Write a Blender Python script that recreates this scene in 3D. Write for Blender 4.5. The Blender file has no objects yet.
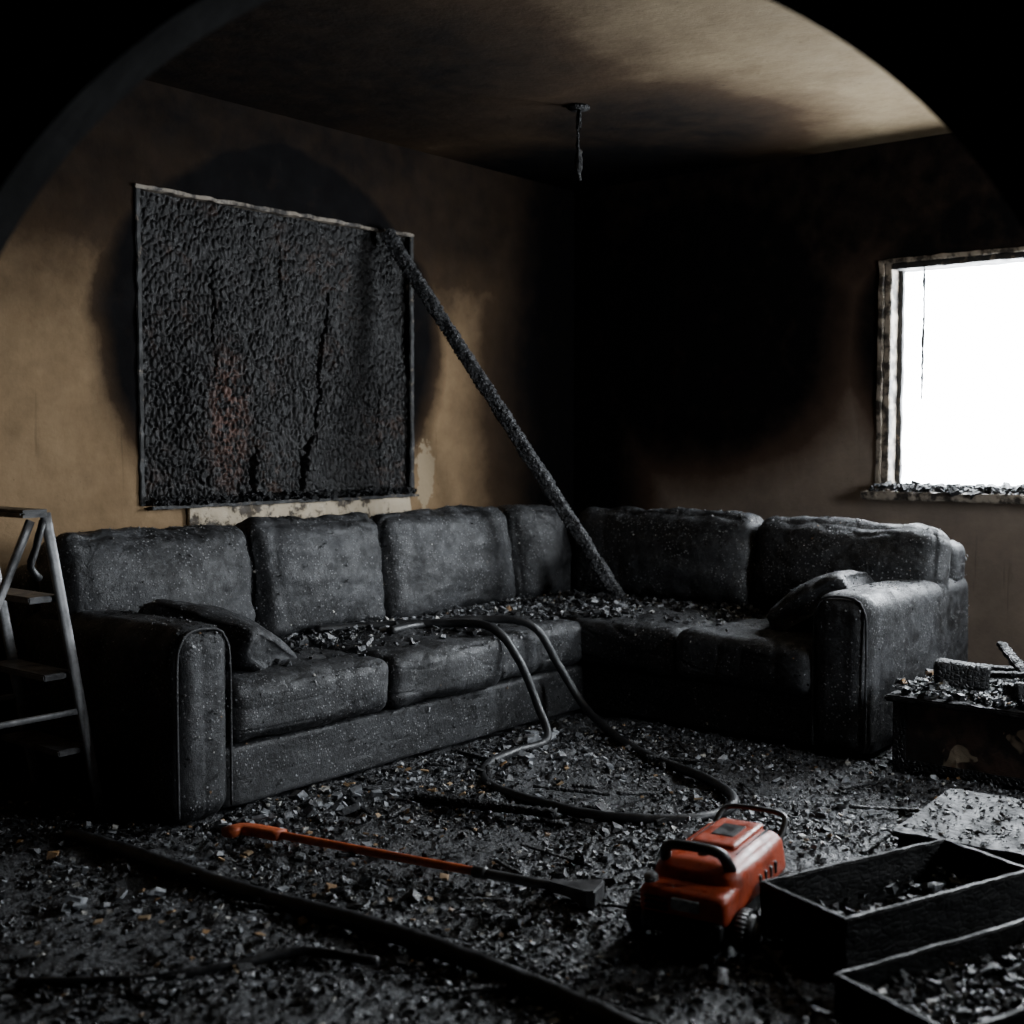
import bpy, bmesh, math, random
from mathutils import Vector, Matrix, noise, Euler
random.seed(7)
R = random.random
U = random.uniform
scene = bpy.context.scene
COL = scene.collection

# ------------------------------------------------------------------ constants
TH = math.atan(1018/1250.0)
CT, ST = math.cos(TH), math.sin(TH)
CAM = Vector((-6.05, -4.45, 1.25))
FWD = Vector((CT, ST, 0)); RGT = Vector((ST, -CT, 0))
CEIL = 2.72

# ------------------------------------------------------------------ node helpers
class NT:
    def __init__(s, name):
        s.m = bpy.data.materials.new(name); s.m.use_nodes = True
        s.t = s.m.node_tree; s.n = s.t.nodes; s.l = s.t.links
        s.b = s.n["Principled BSDF"]
        s.geo = s.n.new("ShaderNodeNewGeometry")
        s.pos = s.geo.outputs["Position"]
    def link(s, a, b): s.l.new(a, b)
    def setin(s, sock, v):
        if hasattr(v, "is_output") or isinstance(v, bpy.types.NodeSocket): s.l.new(v, sock)
        else: sock.default_value = v
    def math(s, op, a, b=0.0, c=None, clamp=False):
        n = s.n.new("ShaderNodeMath"); n.operation = op; n.use_clamp = clamp
        s.setin(n.inputs[0], a); s.setin(n.inputs[1], b)
        if c is not None: s.setin(n.inputs[2], c)
        return n.outputs[0]
    def vmath(s, op, a, b=(0, 0, 0)):
        n = s.n.new("ShaderNodeVectorMath"); n.operation = op
        s.setin(n.inputs[0], a); s.setin(n.inputs[1], b)
        return n.outputs["Value"] if op == "LENGTH" else n.outputs[0]
    def noise(s, scale, detail=5, rough=0.55, vec=None, dist=0.0):
        n = s.n.new("ShaderNodeTexNoise"); n.inputs["Scale"].default_value = scale
        n.inputs["Detail"].default_value = detail; n.inputs["Roughness"].default_value = rough
        n.inputs["Distortion"].default_value = dist
        s.l.new(vec if vec is not None else s.pos, n.inputs["Vector"])
        return n.outputs["Fac"]
    def voro(s, scale, feature="F1", vec=None, out="Distance", rnd=1.0):
        n = s.n.new("ShaderNodeTexVoronoi"); n.feature = feature
        n.inputs["Scale"].default_value = scale; n.inputs["Randomness"].default_value = rnd
        s.l.new(vec if vec is not None else s.pos, n.inputs["Vector"])
        return n.outputs[out]
    def ramp(s, fac, stops, interp="LINEAR"):
        n = s.n.new("ShaderNodeValToRGB"); cr = n.color_ramp; cr.interpolation = interp
        while len(cr.elements) < len(stops): cr.elements.new(0.5)
        for e, (p, c) in zip(cr.elements, stops):
            e.position = p
            e.color = (c, c, c, 1) if isinstance(c, (int, float)) else (*c, 1)
        s.l.new(fac, n.inputs[0]); return n.outputs[0]
    def mr(s, v, a, b, c=0.0, d=1.0, smooth=True):
        n = s.n.new("ShaderNodeMapRange")
        if smooth: n.interpolation_type = "SMOOTHSTEP"
        s.setin(n.inputs["Value"], v)
        for k, x in zip(("From Min", "From Max", "To Min", "To Max"), (a, b, c, d)): n.inputs[k].default_value = x
        return n.outputs[0]
    def mix(s, f, a, b):
        n = s.n.new("ShaderNodeMix"); n.data_type = "RGBA"
        s.setin(n.inputs[0], f)
        s.setin(n.inputs[6], (*a, 1) if isinstance(a, tuple) else a)
        s.setin(n.inputs[7], (*b, 1) if isinstance(b, tuple) else b)
        return n.outputs[2]
    def bump(s, h, strength=0.5, dist=0.01, prev=None):
        n = s.n.new("ShaderNodeBump"); n.inputs["Strength"].default_value = strength
        n.inputs["Distance"].default_value = dist; s.l.new(h, n.inputs["Height"])
        if prev is not None: s.l.new(prev, n.inputs["Normal"])
        return n.outputs[0]
    def out(s, color=None, rough=None, normal=None, metal=None, spec=None):
        if color is not None: s.setin(s.b.inputs["Base Color"], (*color, 1) if isinstance(color, tuple) else color)
        if rough is not None: s.setin(s.b.inputs["Roughness"], rough)
        if normal is not None: s.l.new(normal, s.b.inputs["Normal"])
        if metal is not None: s.b.inputs["Metallic"].default_value = metal
        if spec is not None: s.b.inputs["Specular IOR Level"].default_value = spec
        return s.m

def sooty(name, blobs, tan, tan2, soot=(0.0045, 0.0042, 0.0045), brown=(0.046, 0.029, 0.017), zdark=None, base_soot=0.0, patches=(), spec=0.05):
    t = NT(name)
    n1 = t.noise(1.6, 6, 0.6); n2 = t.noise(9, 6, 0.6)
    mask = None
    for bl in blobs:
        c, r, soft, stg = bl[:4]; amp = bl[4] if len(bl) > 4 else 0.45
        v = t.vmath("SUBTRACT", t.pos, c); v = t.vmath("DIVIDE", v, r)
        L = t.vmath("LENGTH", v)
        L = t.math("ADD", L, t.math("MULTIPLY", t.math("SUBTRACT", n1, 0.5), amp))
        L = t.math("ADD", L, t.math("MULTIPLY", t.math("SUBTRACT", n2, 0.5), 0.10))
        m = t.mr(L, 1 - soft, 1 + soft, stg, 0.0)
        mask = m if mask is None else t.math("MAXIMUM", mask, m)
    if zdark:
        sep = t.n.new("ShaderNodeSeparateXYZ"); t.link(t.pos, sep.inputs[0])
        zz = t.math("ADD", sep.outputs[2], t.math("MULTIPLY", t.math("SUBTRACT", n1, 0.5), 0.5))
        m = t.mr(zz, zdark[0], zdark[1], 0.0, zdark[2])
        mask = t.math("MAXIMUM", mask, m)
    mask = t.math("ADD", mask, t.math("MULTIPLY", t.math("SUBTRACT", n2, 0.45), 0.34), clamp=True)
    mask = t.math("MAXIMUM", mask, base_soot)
    base = t.mix(t.ramp(t.noise(2.7, 7, 0.7), [(0.35, 0.0), (0.65, 1.0)]), tan, tan2)
    c1 = t.mix(t.mr(mask, 0.0, 0.6, smooth=False), base, brown)
    c2 = t.mix(t.mr(mask, 0.5, 1.0, smooth=False), c1, soot)
    for (c, r, col) in patches:      # flaked plaster
        L = t.vmath("LENGTH", t.vmath("DIVIDE", t.vmath("SUBTRACT", t.pos, c), r))
        L = t.math("ADD", L, t.math("MULTIPLY", t.math("SUBTRACT", t.noise(12, 5, 0.65), 0.5), 2.2))
        c2 = t.mix(t.mr(L, 0.85, 0.95, 0.75, 0.0), c2, col)
    # runs of tarry condensate and small blisters
    sp = t.mr(t.voro(42), 0.05, 0.16, 0.55, 0.0)
    sp = t.math("MULTIPLY", sp, t.mr(t.noise(3.1), 0.5, 0.7))
    st_ = t.noise(1.0, 5, 0.6, vec=t.vmath("MULTIPLY", t.pos, (26, 26, 1.1)))
    sp = t.math("MAXIMUM", sp, t.mr(st_, 0.62, 0.74, 0.0, 0.35))
    c3 = t.mix(sp, c2, soot)
    bm = t.bump(t.noise(55, 5, 0.7), 0.35, 0.006)
    bm = t.bump(t.noise(5, 4, 0.6), 0.3, 0.03, bm)
    return t.out(c3, t.mr(t.noise(7), 0.3, 0.7, 0.75, 0.95), bm, spec=spec)

def char_mat(name, c0=(0.005, 0.005, 0.0055), c1=(0.022, 0.0225, 0.024), cell=60, rough=(0.35, 0.75), bs=0.8, bd=0.006, stretch=(1, 1, 1), spec=0.4):
    t = NT(name)
    v = t.vmath("MULTIPLY", t.pos, stretch)
    nz = t.noise(11, 4, 0.6)
    e = t.voro(cell, "DISTANCE_TO_EDGE", v)
    col = t.mix(t.ramp(t.noise(26, 6, 0.7), [(0.4, 0.0), (0.75, 1.0)]), c0, c1)
    h = t.mr(e, 0.0, 0.25)
    b = t.bump(h, bs, bd); b = t.bump(t.noise(180, 4, 0.7), 0.5, 0.003, b)
    return t.out(col, t.mr(nz, 0.3, 0.7, rough[0], rough[1]), b, spec=spec)

def debris_mat(name):
    t = NT(name)
    r = t.geo.outputs["Random Per Island"]
    col = t.ramp(r, [(0.0, (0.006, 0.006, 0.007)), (0.36, (0.026, 0.027, 0.030)), (0.60, (0.080, 0.083, 0.089)), (0.78, (0.20, 0.208, 0.22)),
                     (0.89, (0.46, 0.47, 0.49)), (0.955, (0.28, 0.16, 0.07)), (0.968, (0.70, 0.68, 0.63))], "CONSTANT")
    dk = t.ramp(t.noise(60, 5, 0.7), [(0.35, (0.15, 0.15, 0.15)), (0.62, (1, 1, 1))])
    n = t.n.new("ShaderNodeMix"); n.data_type = "RGBA"; n.blend_type = "MULTIPLY"; n.inputs[0].default_value = 0.8
    t.link(col, n.inputs[6]); t.link(dk, n.inputs[7])
    rr = t.mr(t.noise(30), 0.35, 0.65, 0.2, 0.6)
    b = t.bump(t.noise(140, 5, 0.7), 0.8, 0.004)
    return t.out(n.outputs[2], rr, b, spec=0.6)

def ash_mat(name):
    t = NT(name)
    col = t.ramp(t.noise(32, 10, 0.87), [(0.40, (0.006, 0.006, 0.0065)), (0.50, (0.032, 0.033, 0.036)), (0.58, (0.13, 0.134, 0.143)), (0.67, (0.40, 0.41, 0.43))])
    col = t.mix(t.mr(t.noise(1.9, 4, 0.6), 0.38, 0.56, 0.6, 0.0), col, (0.008, 0.008, 0.009))
    col = t.mix(t.mr(t.noise(5.3, 6, 0.7), 0.64, 0.74), col, (0.045, 0.022, 0.011))
    h = t.math("ADD", t.math("MULTIPLY", t.voro(95), 0.6), t.noise(80, 6, 0.8))
    b = t.bump(h, 1.0, 0.012)
    return t.out(col, t.mr(t.noise(22), 0.35, 0.65, 0.25, 0.7), b, spec=0.6)

def fabric_mat(name):
    t = NT(name)
    sep = t.n.new("ShaderNodeSeparateXYZ"); t.link(t.geo.outputs["Normal"], sep.inputs[0])
    up = t.mr(sep.outputs[2], -0.1, 0.9)
    n5 = t.noise(4.5, 7, 0.7)
    base = t.mix(t.ramp(n5, [(0.42, 0.0), (0.60, 1.0)]), (0.0065, 0.0067, 0.0073), (0.030, 0.031, 0.0335))
    ash = t.math("MULTIPLY", t.math("ADD", t.math("MULTIPLY", up, 0.6), 0.4), t.mr(t.noise(44, 10, 0.88), 0.52, 0.59))
    base = t.mix(t.math("MULTIPLY", ash, 0.75), base, (0.12, 0.124, 0.132))
    patch = t.mr(t.noise(3.2, 4, 0.6), 0.42, 0.55)
    v = t.voro(30, "F1")
    m = t.math("MULTIPLY", t.mr(v, 0.14, 0.28, 1.0, 0.0), patch)
    base = t.mix(t.math("MULTIPLY", m, 0.95), base, (0.002, 0.002, 0.002))
    v2 = t.voro(66, "F1")
    m2 = t.math("MULTIPLY", t.mr(v2, 0.18, 0.27, 1.0, 0.0), t.mr(t.noise(5.5, 3), 0.42, 0.54))
    base = t.mix(t.math("MULTIPLY", m2, 0.8), base, (0.24, 0.24, 0.245))
    b = t.bump(t.noise(230, 3, 0.6), 0.6, 0.003)
    b = t.bump(t.noise(48, 8, 0.75), 0.6, 0.009, b)
    b = t.bump(t.noise(7, 3, 0.5, dist=1.0), 0.30, 0.03, b)
    b = t.bump(m, -0.8, 0.004, b); b = t.bump(m2, 0.8, 0.004, b)
    return t.out(base, t.mr(t.noise(12, 6, 0.75), 0.38, 0.62, 0.36, 0.75), b, spec=0.5)

def plain(name, col, rough=0.5, metal=0.0, col2=None, sc=18, bs=0.3, lo=0.4, hi=0.68):
    t = NT(name)
    c = t.mix(t.ramp(t.noise(sc, 6, 0.7), [(lo, 0.0), (hi, 1.0)]), col, col2 if col2 else tuple(x * 0.4 for x in col))
    return t.out(c, t.mr(t.noise(25), 0.3, 0.7, max(0.05, rough - 0.12), min(1, rough + 0.15)), t.bump(t.noise(120, 4, 0.7), bs, 0.003), metal)

M_fabric = fabric_mat("charred_upholstery")
M_char = char_mat("charred_wood")
M_char2 = char_mat("charred_crate_wood", (0.004, 0.004, 0.004), (0.016, 0.015, 0.0145), 30, (0.45, 0.75), 0.4, 0.003, (1, 1, 2), 0.3)
M_beam = char_mat("alligatored_timber", (0.012, 0.012, 0.013), (0.18, 0.182, 0.19), 60, (0.28, 0.55), 1.0, 0.010)
M_deb = debris_mat("char_fragments")
M_ash = ash_mat("wet_ash")
M_hose = plain("sooty_rubber", (0.022, 0.0225, 0.024), 0.42, 0, (0.008, 0.008, 0.009), 12, 0.5)
M_black = plain("black_plastic", (0.012, 0.012, 0.0125), 0.4, 0, (0.03, 0.029, 0.028), 30, 0.2)
M_orange = plain("scorched_red_orange_paint", (0.52, 0.075, 0.026), 0.38, 0, (0.11, 0.02, 0.011), 13, 0.35, 0.47, 0.78)
M_orange2 = plain("orange_fibreglass", (0.62, 0.13, 0.035), 0.45, 0, (0.2, 0.04, 0.018), 14, 0.2)
M_steel = plain("sooty_steel", (0.13, 0.13, 0.133), 0.4, 0.3, (0.025, 0.025, 0.025), 15, 0.3)
M_ladder = plain("smoked_aluminium", (0.34, 0.34, 0.345), 0.45, 0.3, (0.08, 0.08, 0.082), 9, 0.3)
M_label = plain("dirty_label", (0.42, 0.43, 0.44), 0.5, 0, (0.12, 0.12, 0.12), 60, 0.1)
M_frame = plain("blistered_paint", (0.25, 0.21, 0.165), 0.6, 0, (0.02, 0.015, 0.011), 14, 0.8, 0.44, 0.56)
M_frame_dk = plain("scorched_frame", (0.006, 0.006, 0.006), 0.6, 0, (0.14, 0.11, 0.08), 21, 0.8, 0.57, 0.65)
M_peel = plain("peeling_paint", (0.46, 0.38, 0.27), 0.7, 0, (0.05, 0.035, 0.02), 10, 0.8, 0.49, 0.56)

# ------------------------------------------------------------------ mesh helpers
def empty(name, loc=(0, 0, 0), rotz=0.0):
    e = bpy.data.objects.new(name, None); COL.objects.link(e)
    e.empty_display_size = 0.1; e.location = loc; e.rotation_euler = (0, 0, rotz); return e

def finish(name, bm, mat, parent=None, smooth=True, mats=None):
    me = bpy.data.meshes.new(name); bm.to_mesh(me); bm.free()
    o = bpy.data.objects.new(name, me); COL.objects.link(o)
    for m in (mats or [mat]): me.materials.append(m)
    if smooth:
        for p in me.polygons: p.use_smooth = True
    if parent: o.parent = parent
    return o

def box(name, lo, hi, mat, parent=None, bevel=0.006, rot=None, jag=0.0):
    bm = bmesh.new(); bmesh.ops.create_cube(bm, size=1)
    c = (Vector(lo) + Vector(hi)) / 2; s = Vector(hi) - Vector(lo)
    for v in bm.verts: v.co = Vector((v.co.x * s.x, v.co.y * s.y, v.co.z * s.z))
    if bevel > 0: bmesh.ops.bevel(bm, geom=bm.edges[:], offset=min(bevel, min(s) * 0.45), segments=2, affect='EDGES')
    if jag:
        bmesh.ops.subdivide_edges(bm, edges=[e for e in bm.edges if e.calc_length() > 0.05], cuts=int(max(s) / 0.03) + 1, use_grid_fill=True)
        for v in bm.verts: v.co += noise.noise_vector((v.co + c) * 22) * jag
    if rot: bmesh.ops.rotate(bm, verts=bm.verts, matrix=Euler(rot).to_matrix())
    for v in bm.verts: v.co += c
    return finish(name, bm, mat, parent, smooth=False)

def pillow(name, size, loc, mat, parent=None, rot=(0, 0, 0), r=0.06, n=22, puff=(0, 0, 0), wr=0.006, seed=0, taper=None, crease=1.0, fold=0.0):
    bm = bmesh.new(); bmesh.ops.create_cube(bm, size=2)
    bmesh.ops.subdivide_edges(bm, edges=bm.edges[:], cuts=n, use_grid_fill=True)
    h = Vector(size) / 2; off = Vector((seed * 3.1, seed * 1.7, seed * 0.9))
    r = min(r, min(h) * 0.98)
    for v in bm.verts:
        u = v.co.copy()
        q = Vector((u.x * h.x, u.y * h.y, u.z * h.z))
        inn = Vector([max(-(h[i] - r), min(h[i] - r, q[i])) for i in range(3)])
        d = q - inn
        if d.length > 1e-9: d.normalize()
        p = inn + d * r
        p.x += puff[0] * u.x * (1 - u.y ** 2) * (1 - u.z ** 2)
        p.y += puff[1] * u.y * (1 - u.x ** 2) * (1 - u.z ** 2)
        p.z += puff[2] * u.z * (1 - u.x ** 2) * (1 - u.y ** 2)
        nn = noise.noise((p + off) * 3.2) * wr * 2.0 + noise.noise((p + off) * 9) * wr * 0.5
        cr = abs(noise.noise(Vector((p.x * 6, p.y * 6, p.z * 2.0)) + off)); nn -= max(0, 0.10 - cr) * wr * 10 * crease
        cr = abs(noise.noise(Vector((p.x * 4, p.y * 4, p.z * 13)) + off * 2)); nn -= max(0, 0.07 - cr) * wr * 8 * crease
        if fold:
            e1 = max(abs(u.z), 0) ** 3; e2 = max(abs(u.x), abs(u.y)) ** 6
            nn += fold * e1 * noise.noise(Vector((p.x * 12, p.y * 12, p.z * 3)) + off)
            nn += fold * 0.7 * e2 * noise.noise(Vector((p.x * 3, p.y * 3, p.z * 14)) + off)
        p += d * nn
        if taper: p.x *= 1 - taper * (u.z * 0.5 + 0.5); p.y *= 1 - taper * (u.z * 0.5 + 0.5)
        v.co = p
    bmesh.ops.rotate(bm, verts=bm.verts, matrix=Euler(rot).to_matrix())
    for v in bm.verts: v.co += Vector(loc)
    return finish(name, bm, mat, parent)

def catmull(pts, step=0.02):
    P = [Vector(p) for p in pts]; P = [2 * P[0] - P[1]] + P + [2 * P[-1] - P[-2]]
    out = []
    for i in range(1, len(P) - 2):
        a, b, c, d = P[i - 1:i + 3]; k = max(2, int((c - b).length / step))
        for j in range(k):
            t = j / k
            out.append(0.5 * ((2 * b) + (c - a) * t + (2 * a - 5 * b + 4 * c - d) * t * t + (3 * b - a - 3 * c + d) * t ** 3))
    out.append(P[-2]); return out

def sweep(name, path, rad, mat, parent=None, sides=12, square=None, rough=0.0, cell=30, up=Vector((0, 0, 1)), bm=None):
    own = bm is None
    if own: bm = bmesh.new()
    path = [Vector(p) for p in path]; rings = []; N = len(path)
    prev = None
    for i, p in enumerate(path):
        t = (path[min(i + 1, N - 1)] - path[max(i - 1, 0)]).normalized()
        if prev is None:
            a = up if abs(t.dot(up)) < 0.95 else Vector((1, 0, 0))
            s = t.cross(a).normalized()
        else: s = (prev - t * prev.dot(t)).normalized()
        prev = s; w = t.cross(s).normalized(); ring = []
        for k in range(sides):
            an = 2 * math.pi * (k + 0.5) / sides; ca, sa = math.cos(an), math.sin(an)
            if square:
                m = (abs(ca) ** 8 + abs(sa) ** 8) ** (-1 / 8); x, y = ca * m * square[0] / 2, sa * m * square[1] / 2
            else: x, y = ca * rad, sa * rad
            q = p + s * x + w * y
            if rough:
                ds, _ = noise.voronoi(q * cell)
                hgt = min(1, (ds[1] - ds[0]) * 3) - 0.6 + noise.noise(q * 9) * 0.7
                q += (s * x + w * y).normalized() * rough * hgt
            ring.append(bm.verts.new(q))
        rings.append(ring)
    for a, b in zip(rings, rings[1:]):
        for k in range(sides):
            bm.faces.new((a[k], a[(k + 1) % sides], b[(k + 1) % sides], b[k]))
    bm.faces.new(rings[0][::-1]); bm.faces.new(rings[-1])
    if own:
        bmesh.ops.recalc_face_normals(bm, faces=bm.faces)
        return finish(name, bm, mat, parent)

def line(a, b, step=0.012):
    a, b = Vector(a), Vector(b); k = max(2, int((b - a).length / step))
    return [a.lerp(b, i / k) for i in range(k + 1)]

def cyl(name, c, axis, rad, depth, mat, parent=None, seg=28, bevel=0.006):
    bm = bmesh.new(); bmesh.ops.create_cone(bm, cap_ends=True, segments=seg, radius1=rad, radius2=rad, depth=depth)
    es = [e for e in bm.edges if all(abs(abs(v.co.z) - depth / 2) < 1e-6 for v in e.verts)]
    bmesh.ops.bevel(bm, geom=es, offset=bevel, segments=3, affect='EDGES')
    q = Vector((0, 0, 1)).rotation_difference(Vector(axis)).to_matrix()
    bmesh.ops.rotate(bm, verts=bm.verts, matrix=q)
    for v in bm.verts: v.co += Vector(c)
    return finish(name, bm, mat, parent)

def shards(name, items, mat, parent=None):
    """items: (pos, size, flatness[, normal])"""
    V = []; F = []
    for itm in items:
        p, s, fl = itm[:3]
        k = len(V)
        if len(itm) > 3: rot = Vector((0, 0, 1)).rotation_difference(itm[3]).to_matrix() @ Euler((U(-0.3, 0.3), U(-0.3, 0.3), U(0, 6.28))).to_matrix()
        else: rot = Euler((U(-0.55, 0.55), U(-0.55, 0.55), U(0, 6.28))).to_matrix()
        sx, sy, sz = s * U(0.6, 1.3), s * U(0.45, 1.0), s * fl * U(0.5, 1.1)
        for (x, y, z) in ((-1, -1, -1), (1, -1, -1), (1, 1, -1), (-1, 1, -1), (-1, -1, 1), (1, -1, 1), (1, 1, 1), (-1, 1, 1)):
            q = rot @ Vector((x * sx * U(0.35, 1) * 0.5, y * sy * U(0.35, 1) * 0.5, z * sz * U(0.3, 1) * 0.5))
            V.append(Vector(p) + q)
        F += [(k, k + 3, k + 2, k + 1), (k + 4, k + 5, k + 6, k + 7), (k, k + 1, k + 5, k + 4), (k + 1, k + 2, k + 6, k + 5), (k + 2, k + 3, k + 7, k + 6), (k + 3, k, k + 4, k + 7)]
    me = bpy.data.meshes.new(name); me.from_pydata([tuple(v) for v in V], [], F); me.materials.append(mat)
    o = bpy.data.objects.new(name, me); COL.objects.link(o)
    if parent: o.parent = parent
    return o

# ------------------------------------------------------------------ room shell
tanA, tanB = (0.315, 0.215, 0.122), (0.205, 0.136, 0.075)
M_wl = sooty("sooty_plaster_back", [((-2.2, 0, 1.74), (1.03, 3, 0.90), 0.12, 1.0, 0.25), ((0.25, 0, 1.6), (1.10, 3, 2.4), 0.5, 1.0), ((-3.6, 0, 2.75), (1.4, 3, 0.8), 0.6, 0.85), ((-2.3, 0, 2.8), (1.7, 3, 0.6), 0.5, 0.9)], tanA, tanB, zdark=(1.45, 2.4, 0.82),
             patches=[((-1.30, 0, 1.08), (0.07, 1, 0.20), (0.34, 0.27, 0.18))])
M_wr = sooty("sooty_plaster_side", [((0, -0.85, 1.90), (3, 0.98, 0.90), 0.33, 1.0, 0.35), ((0, 0.1, 1.6), (3, 0.7, 2.2), 0.5, 1.0), ((0, -2.5, 1.78), (3, 0.80, 0.76), 0.2, 0.97, 0.25)], (0.27, 0.212, 0.165), (0.18, 0.145, 0.118), brown=(0.075, 0.048, 0.034), zdark=(1.5, 2.3, 0.92), base_soot=0.12)
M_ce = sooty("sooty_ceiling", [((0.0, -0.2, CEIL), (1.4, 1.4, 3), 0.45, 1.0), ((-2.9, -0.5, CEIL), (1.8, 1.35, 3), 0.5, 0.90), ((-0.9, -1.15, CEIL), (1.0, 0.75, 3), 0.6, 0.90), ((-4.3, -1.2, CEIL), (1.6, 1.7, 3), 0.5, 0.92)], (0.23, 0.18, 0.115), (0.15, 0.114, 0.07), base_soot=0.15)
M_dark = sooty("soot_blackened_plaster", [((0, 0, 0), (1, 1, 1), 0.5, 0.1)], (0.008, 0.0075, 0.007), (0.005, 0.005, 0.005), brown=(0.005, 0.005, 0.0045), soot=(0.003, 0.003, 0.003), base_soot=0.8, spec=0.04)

def wall_with_holes(name, axis, pos, thick, u0, u1, z0, z1, holes, mat):
    bm = bmesh.new()
    us = sorted({u0, u1, *[h[0] for h in holes], *[h[1] for h in holes]}); zs = sorted({z0, z1, *[h[2] for h in holes], *[h[3] for h in holes]})
    def inh(uc, zc): return any(h[0] < uc < h[1] and h[2] < zc < h[3] for h in holes)
    def co(u, z, w): return (u, pos + w, z) if axis == 'y' else (pos + w, u, z)
    for a, b in zip(us, us[1:]):
        for c, d in zip(zs, zs[1:]):
            if inh((a + b) / 2, (c + d) / 2): continue
            vs = {}
            for w in (0, thick):
                for (uu, zz) in ((a, c), (b, c), (b, d), (a, d)): vs[(uu, zz, w)] = bm.verts.new(co(uu, zz, w))
            q = ((a, c), (b, c), (b, d), (a, d))
            bm.faces.new([vs[(*k, 0)] for k in q]); bm.faces.new([vs[(*k, thick)] for k in q][::-1])
            for i in range(4):
                k1, k2 = q[i], q[(i + 1) % 4]
                bm.faces.new([vs[(*k1, 0)], vs[(*k2, 0)], vs[(*k2, thick)], vs[(*k1, thick)]])
    bmesh.ops.remove_doubles(bm, verts=bm.verts, dist=1e-5)
    bm.verts.index_update(); seen = {}
    for f in bm.faces: seen.setdefault(frozenset(v.index for v in f.verts), []).append(f)
    kill = [f for fs in seen.values() if len(fs) > 1 for f in fs]
    bmesh.ops.delete(bm, geom=kill, context='FACES')
    bmesh.ops.recalc_face_normals(bm, faces=bm.faces)
    return finish(name, bm, mat, smooth=False)

WB = (-3.01, -1.41, 0.975, 2.28)    # boarded window in back wall
WR = (-3.35, -1.92, 1.0, 2.125)     # bright window in right wall
WF = (-2.0, -1.35, 1.0, 2.0)        # narrow unseen window added in front wall for fill light
wall_with_holes("wall_back", 'y', 0.0, 0.2, -5.8, 0.2, 0, CEIL, [WB], M_wl)
wall_with_holes("wall_right", 'x', 0.0, 0.2, -5.2, 0.0, 0, CEIL, [WR], M_wr)
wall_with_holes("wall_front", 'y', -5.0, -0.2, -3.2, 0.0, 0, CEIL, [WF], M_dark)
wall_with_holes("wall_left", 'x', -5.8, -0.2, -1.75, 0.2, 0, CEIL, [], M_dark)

def poly_prism(name, pts2, z0, z1, mat):
    bm = bmesh.new(); a = [bm.verts.new((x, y, z0)) for x, y in pts2]; b = [bm.verts.new((x, y, z1)) for x, y in pts2]
    bm.faces.new(a[::-1]); bm.faces.new(b); n = len(a)
    for i in range(n): bm.faces.new((a[i], a[(i + 1) % n], b[(i + 1) % n], b[i]))
    bmesh.ops.recalc_face_normals(bm, faces=bm.faces); return finish(name, bm, mat, smooth=False)
def fr(d, u, z=0.0): 
    p = CAM + FWD * d + RGT * u; return Vector((p.x, p.y, z))
outline = [(0.3, 0.3), (0.3, -6.3), (-8.6, -6.3), (-8.6, 0.3)]
poly_prism("floor", outline, -0.1, 0.0, M_ash)
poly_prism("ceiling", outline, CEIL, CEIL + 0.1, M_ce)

# added arched wall forming the dark curved border, with light-blocking box around the camera
D1, D0, AR, AZ, AU = 2.0, 1.88, 0.945, 1.077, 0.012
bm = bmesh.new()
def quadstrip(pts_lo, pts_hi):
    for (a, b, c, d) in zip(pts_lo, pts_lo[1:], pts_hi[1:], pts_hi):
        for D, flip in ((D1, 0), (D0, 1)):
            q = [bm.verts.new(fr(D, *p)) for p in (a, b, c, d)]
            bm.faces.new(q[::-1] if flip else q)
arc = [(AU - AR * math.cos(a), AZ + AR * math.sin(a)) for a in [math.pi * i / 64 for i in range(65)]]
quadstrip([(-1.98, 0), (AU - AR, 0)], [(-1.98, AZ), (AU - AR, AZ)])
quadstrip([(-1.98, AZ), (AU - AR, AZ)], [(-1.98, CEIL), (AU - AR, CEIL)])
quadstrip([(AU + AR, 0), (2.30, 0)], [(AU + AR, AZ), (2.30, AZ)])
quadstrip([(AU + AR, AZ), (2.30, AZ)], [(AU + AR, CEIL), (2.30, CEIL)])
quadstrip(arc, [(u, CEIL) for u, z in arc])
jam = [(AU - AR, 0)] + arc + [(AU + AR, 0)]
for a, b in zip(jam, jam[1:]):
    bm.faces.new([bm.verts.new(p) for p in (fr(D1, *a), fr(D1, *b), fr(D0, *b), fr(D0, *a))])
bmesh.ops.remove_doubles(bm, verts=bm.verts, dist=1e-5)
bmesh.ops.recalc_face_normals(bm, faces=bm.faces)
finish("dark_border_arch", bm, M_dark, smooth=False)
def hall_blocker(name, d0, d1, u0, u1):
    pts = [tuple(fr(d, u)[:2]) for d, u in ((d0, u0), (d1, u0), (d1, u1), (d0, u1))]
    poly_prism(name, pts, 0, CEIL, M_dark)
hall_blocker("hall_blocker_left", -1.2, D0, -1.3, -1.2); hall_blocker("hall_blocker_right", -1.2, D0, 1.2, 1.3); hall_blocker("hall_blocker_end", -1.3, -1.2, -1.3, 1.3)  # unseen walls added to keep sky light off the arch's near face

box("baseboard_back", (-5.8, -0.02, 0.0), (0, 0, 0.11), M_char, bevel=0.004)
box("baseboard_right", (-0.02, -5, 0.0), (0, -0.02, 0.11), M_char, bevel=0.004)
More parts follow.
